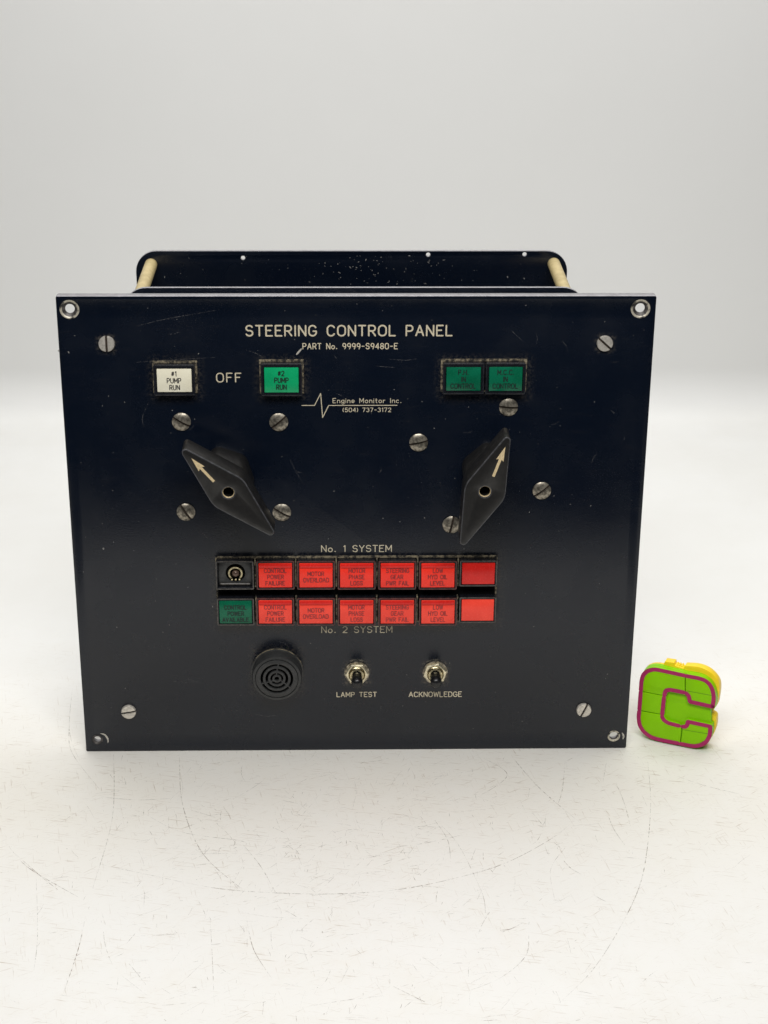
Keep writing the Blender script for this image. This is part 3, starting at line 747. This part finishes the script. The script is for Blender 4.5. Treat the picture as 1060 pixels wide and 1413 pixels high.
# ---- chips and flecks in the paint
def flecks():
    rnd = random.Random(3); V = []; Fc = []
    def blob(px, py, r, Y, el=1.0, an=0.0):
        x, z = onY(px, py, Y); b0 = len(V); n = 6
        for k in range(n):
            rr = r*rnd.uniform(.55, 1.2); u = rr*el*math.cos(k*1.047); v = rr*math.sin(k*1.047)
            V.append((x+u*math.cos(an)-v*math.sin(an), Y-.00008-rnd.random()*1e-5, z+u*math.sin(an)+v*math.cos(an)))
        Fc.append(tuple(range(b0, b0+n)))
    for p in ((143, 757, .00085, 1.4, 2.2), (81, 484, .0007, 1, 0), (95, 486, .0006, 1.6, 1.9), (150, 546.5, .0004, 1, 0), (157, 748, .0003, 1, 0)):
        blob(p[0], p[1], p[2]*.8, 0, p[3], p[4])
    for i in range(230):
        px = rnd.uniform(95, 890); py = rnd.uniform(415, 1020); lim = 76+(py-405)*.07
        if px < lim+12 or px > 982-lim: continue
        blob(px, py, rnd.choice([.00010, .00012, .00015, .0002, .00028]), 0, rnd.uniform(1, 2), rnd.uniform(0, 3))
    o = from_py('paint_flecks', V, Fc, 'fleck', ROOT); o['kind'] = 'stuff'
    V = []; Fc = []
    for i in range(105):
        px = rnd.choice([rnd.gauss(540, 55), rnd.gauss(540, 55), rnd.uniform(215, 770)])
        if not 215 < px < 765: continue
        blob(px, rnd.uniform(352, 392), rnd.choice([.00013, .00018, .00026]), Y3, rnd.uniform(1, 4), rnd.uniform(0, 3))
    o = from_py('dust_flecks', V, Fc, 'fleck', ROOT); o['kind'] = 'stuff'
    V = []; Fc = []; st = []
    def line(pts): st.append(([onY(*p, 0) for p in spline(pts, 6)], False))
    for pts in ([(188, 450), (230, 440), (298, 428)], [(185, 500), (230, 497), (298, 493)], [(198, 588), (197, 575), (205, 555)], [(400, 633), (407, 648), (417, 665)],
                [(405, 650), (416, 652)], [(280, 735), (285, 741), (290, 747)], [(640, 640), (647, 628), (655, 622), (665, 618)], [(816, 640), (819, 632), (824, 626)],
                [(340, 483), (352, 487), (366, 494)], [(705, 455), (712, 462), (722, 471)], [(238, 940), (252, 941), (276, 942)], [(258, 936), (268, 940), (275, 941)],
                [(264, 993), (268, 988), (272, 984)], [(535, 495), (560, 497), (575, 495)], [(575, 610), (590, 611)], [(460, 489), (465, 495)], [(352, 985), (366, 988), (384, 987)], [(520, 505), (545, 507)]):
        line(pts)
    for i in range(26):
        px = rnd.uniform(110, 870); py = rnd.uniform(420, 1010); a = rnd.uniform(0, 3.1); ln = rnd.uniform(4, 16)
        if px < 130 and py > 600: continue
        line([(px, py), (px+ln*.5*math.cos(a), py+ln*.5*math.sin(a)), (px+ln*math.cos(a+.2), py+ln*math.sin(a+.2))])
    ribbons(st, .00011, lambda u, v, k: (u, -.00011-k*1e-5, v), V, Fc, True)
    t = NT('fine_scratch'); t.set((.30, .29, .28), .7); t.link(t.ramp(t.noise(700, 3, .6), .4, .62, .03, .38), t.b.inputs['Alpha'])
    o = from_py('fine_scratches', V, Fc, t.m, ROOT); o['kind'] = 'stuff'
    V = []; Fc = []   # bare-metal chips at the lower holes and the slip of the engraver
    for pts, hw in (([(138.5, 1012), (145, 1014), (149, 1020), (149, 1025)], .0006), ([(858.5, 1011), (860.5, 1015.5), (859.5, 1020)], .0006), ([(409, 489.5), (412, 486), (416.5, 480.5)], .0006)):
        ribbons([([onY(*p, 0) for p in spline(pts, 5)], False)], hw, lambda u, v, k: (u, -.00012, v), V, Fc, True)
    o = from_py('bare_chips', V, Fc, 'chip', ROOT); o['kind'] = 'stuff'
flecks()

# ================================================================== the toy letter
def toy():
    ax, ay = onZ(908.1, 1024.5); bx, by = onZ(957.7, 1034.6)
    yaw = math.atan2(by-ay, bx-ax); lean = RAD(4)
    u = np.array([math.cos(yaw), math.sin(yaw), 0]); back = np.array([-math.sin(yaw), math.cos(yaw), 0])
    v = np.array([0, 0, 1])*math.cos(lean)+back*math.sin(lean); nb = back*math.cos(lean)-np.array([0, 0, 1])*math.sin(lean)
    org = np.array([bx, by, 0.0])
    def loc(zx, zy, depth=0.0):     # zoomed pixel -> (u, v) on the plane that lies depth behind the front
        d = ray(860+zx*.14151, 890+zy*.14147); p0 = org+nb*depth
        p = CAM+d*(np.dot(p0-CAM, nb)/np.dot(d, nb)); q = p-p0; return float(np.dot(q, u)), float(np.dot(q, v))
    TLo = [(600, 292), (450, 258), (310, 224), (235, 236), (188, 276), (162, 340), (155, 455)]
    TL = TLo+[(418, 508), (425, 480), (455, 466), (600, 496)]
    MI = [(154, 462), (417, 513), (398, 689), (140, 643)]
    BLo = [(550, 985), (335, 946), (255, 918), (178, 862), (142, 800), (132, 730), (138, 651)]
    BL = [(138, 651), (397, 696), (408, 722), (440, 750), (530, 772), (570, 822), (560, 900)]+BLo[:-1]
    BRo = [(868, 790), (865, 895), (835, 962), (775, 1003), (700, 1016), (558, 990)]
    BR = [(580, 826), (562, 795), (598, 790), (615, 775), (622, 735)]+BRo+[(570, 900)]
    TRo = [(608, 294), (700, 310), (770, 328), (835, 370), (878, 428), (902, 500), (905, 570), (892, 632)]
    TR = TRo+[(634, 580), (632, 530), (618, 502), (608, 497)]
    def soft(P):
        N = len(P); rad = []
        for i in range(N):
            a = Vector(P[i])-Vector(P[i-1]); b = Vector(P[(i+1) % N])-Vector(P[i])
            rad.append(.03 if a.angle(b) < RAD(50) else .0004)
        return round_poly(P, rad, 3)
    def soft_line(P):
        out = [P[0]]
        for i in range(1, len(P)-1):
            a, b, c = Vector(P[i-1]), Vector(P[i]), Vector(P[i+1])
            if (b-a).angle(c-b) < RAD(50):
                p, q = b.lerp(a, .3), b.lerp(c, .3)
                out += [tuple(p), tuple((p+q)/4+b/2), tuple(q)]
            else: out.append(P[i])
        return out+[P[-1]]
    root = empty('toy_letter')
    root['label'] = 'lime green and yellow plastic toy letter C with purple outline'; root['category'] = 'toy'
    root.matrix_world = Matrix(((u[0], nb[0], v[0], org[0]), (u[1], nb[1], v[1], org[1]), (u[2], nb[2], v[2], org[2]), (0, 0, 0, 1)))
    for nm, P in (('letter_segment', TL), ('letter_segment', MI), ('letter_segment', BL), ('letter_segment', BR), ('letter_segment', TR)):
        plate(nm, soft([loc(*p) for p in P]), [], 0.0, .0032, ['toy_green'], root, .00022)
    base = TLo+[(150, 560)]+BLo[::-1]+BRo[::-1]+[(848, 786), (846, 622)]+TRo[::-1]
    plate('letter_base', soft([loc(*p) for p in base]), [], .0022, .0052, ['toy_green'], root, .0003)
    ye = [(200, 260), (250, 195), (320, 176), (405, 186), (428, 137), (518, 150), (524, 178), (606, 205), (620, 180), (750, 186), (850, 225), (920, 290), (955, 350), (958, 430), (938, 560),
          (905, 600), (880, 640), (915, 662), (926, 680), (924, 760), (915, 800), (890, 870), (800, 950), (500, 900), (250, 820), (190, 740), (185, 500)]
    plate('back_shell', soft([loc(*p, .0125) for p in ye]), [], .0066, .0065, ['toy_yellow'], root, .0004)
    for k in range(3):
        a = loc(532+24*k, 172+6*k, .0125); b = loc(544+24*k, 215+6*k, .0125)
        bm = bmesh.new(); box_bm(bm, a[0], b[0], .0075, .0125, b[1], a[1], .0002, 1); from_bm('rib', bm, 'toy_yellow', root)
    hw = .00142
    pur = [[(872, 612), (884, 520), (872, 450), (845, 395), (800, 355), (740, 334), (612, 311)], [(596, 307), (450, 275), (310, 245), (240, 260), (195, 300), (178, 360), (172, 452)],
           [(171, 467), (158, 640)], [(157, 654), (150, 720), (160, 790), (195, 850), (265, 905), (340, 930), (535, 968)], [(560, 973), (690, 998), (760, 985), (815, 950), (845, 890), (850, 804), (632, 757), (625, 790), (604, 808), (578, 805)],
           [(545, 798), (440, 772), (395, 742), (378, 704)], [(380, 686), (398, 520)], [(400, 500), (415, 455), (455, 444), (592, 472)], [(612, 478), (640, 505), (650, 562), (872, 612)]]
    V = []; Fc = []; ribbons([(soft_line([loc(*p) for p in s]), False) for s in pur], hw, lambda a, b, k: (a, -.00012-k*1.5e-5, b), V, Fc)
    from_py('purple_outline', V, Fc, 'toy_purple', root)
    for s in ([(625, 458), (862, 502)], [(585, 836), (838, 878)]):
        V = []; Fc = []; ribbons([([loc(*p) for p in s], False)], .00012, lambda a, b, k: (a, -.00008, b), V, Fc)
        from_py('seam_line', V, Fc, 'toy_seam', root)
    bpy.context.view_layer.update()
    zmin = min((root.matrix_world @ (o.matrix_local @ vv.co)).z for o in root.children for vv in o.data.vertices)
    root.location.z -= zmin
    return zmin, math.degrees(yaw)
print('TOY', toy())
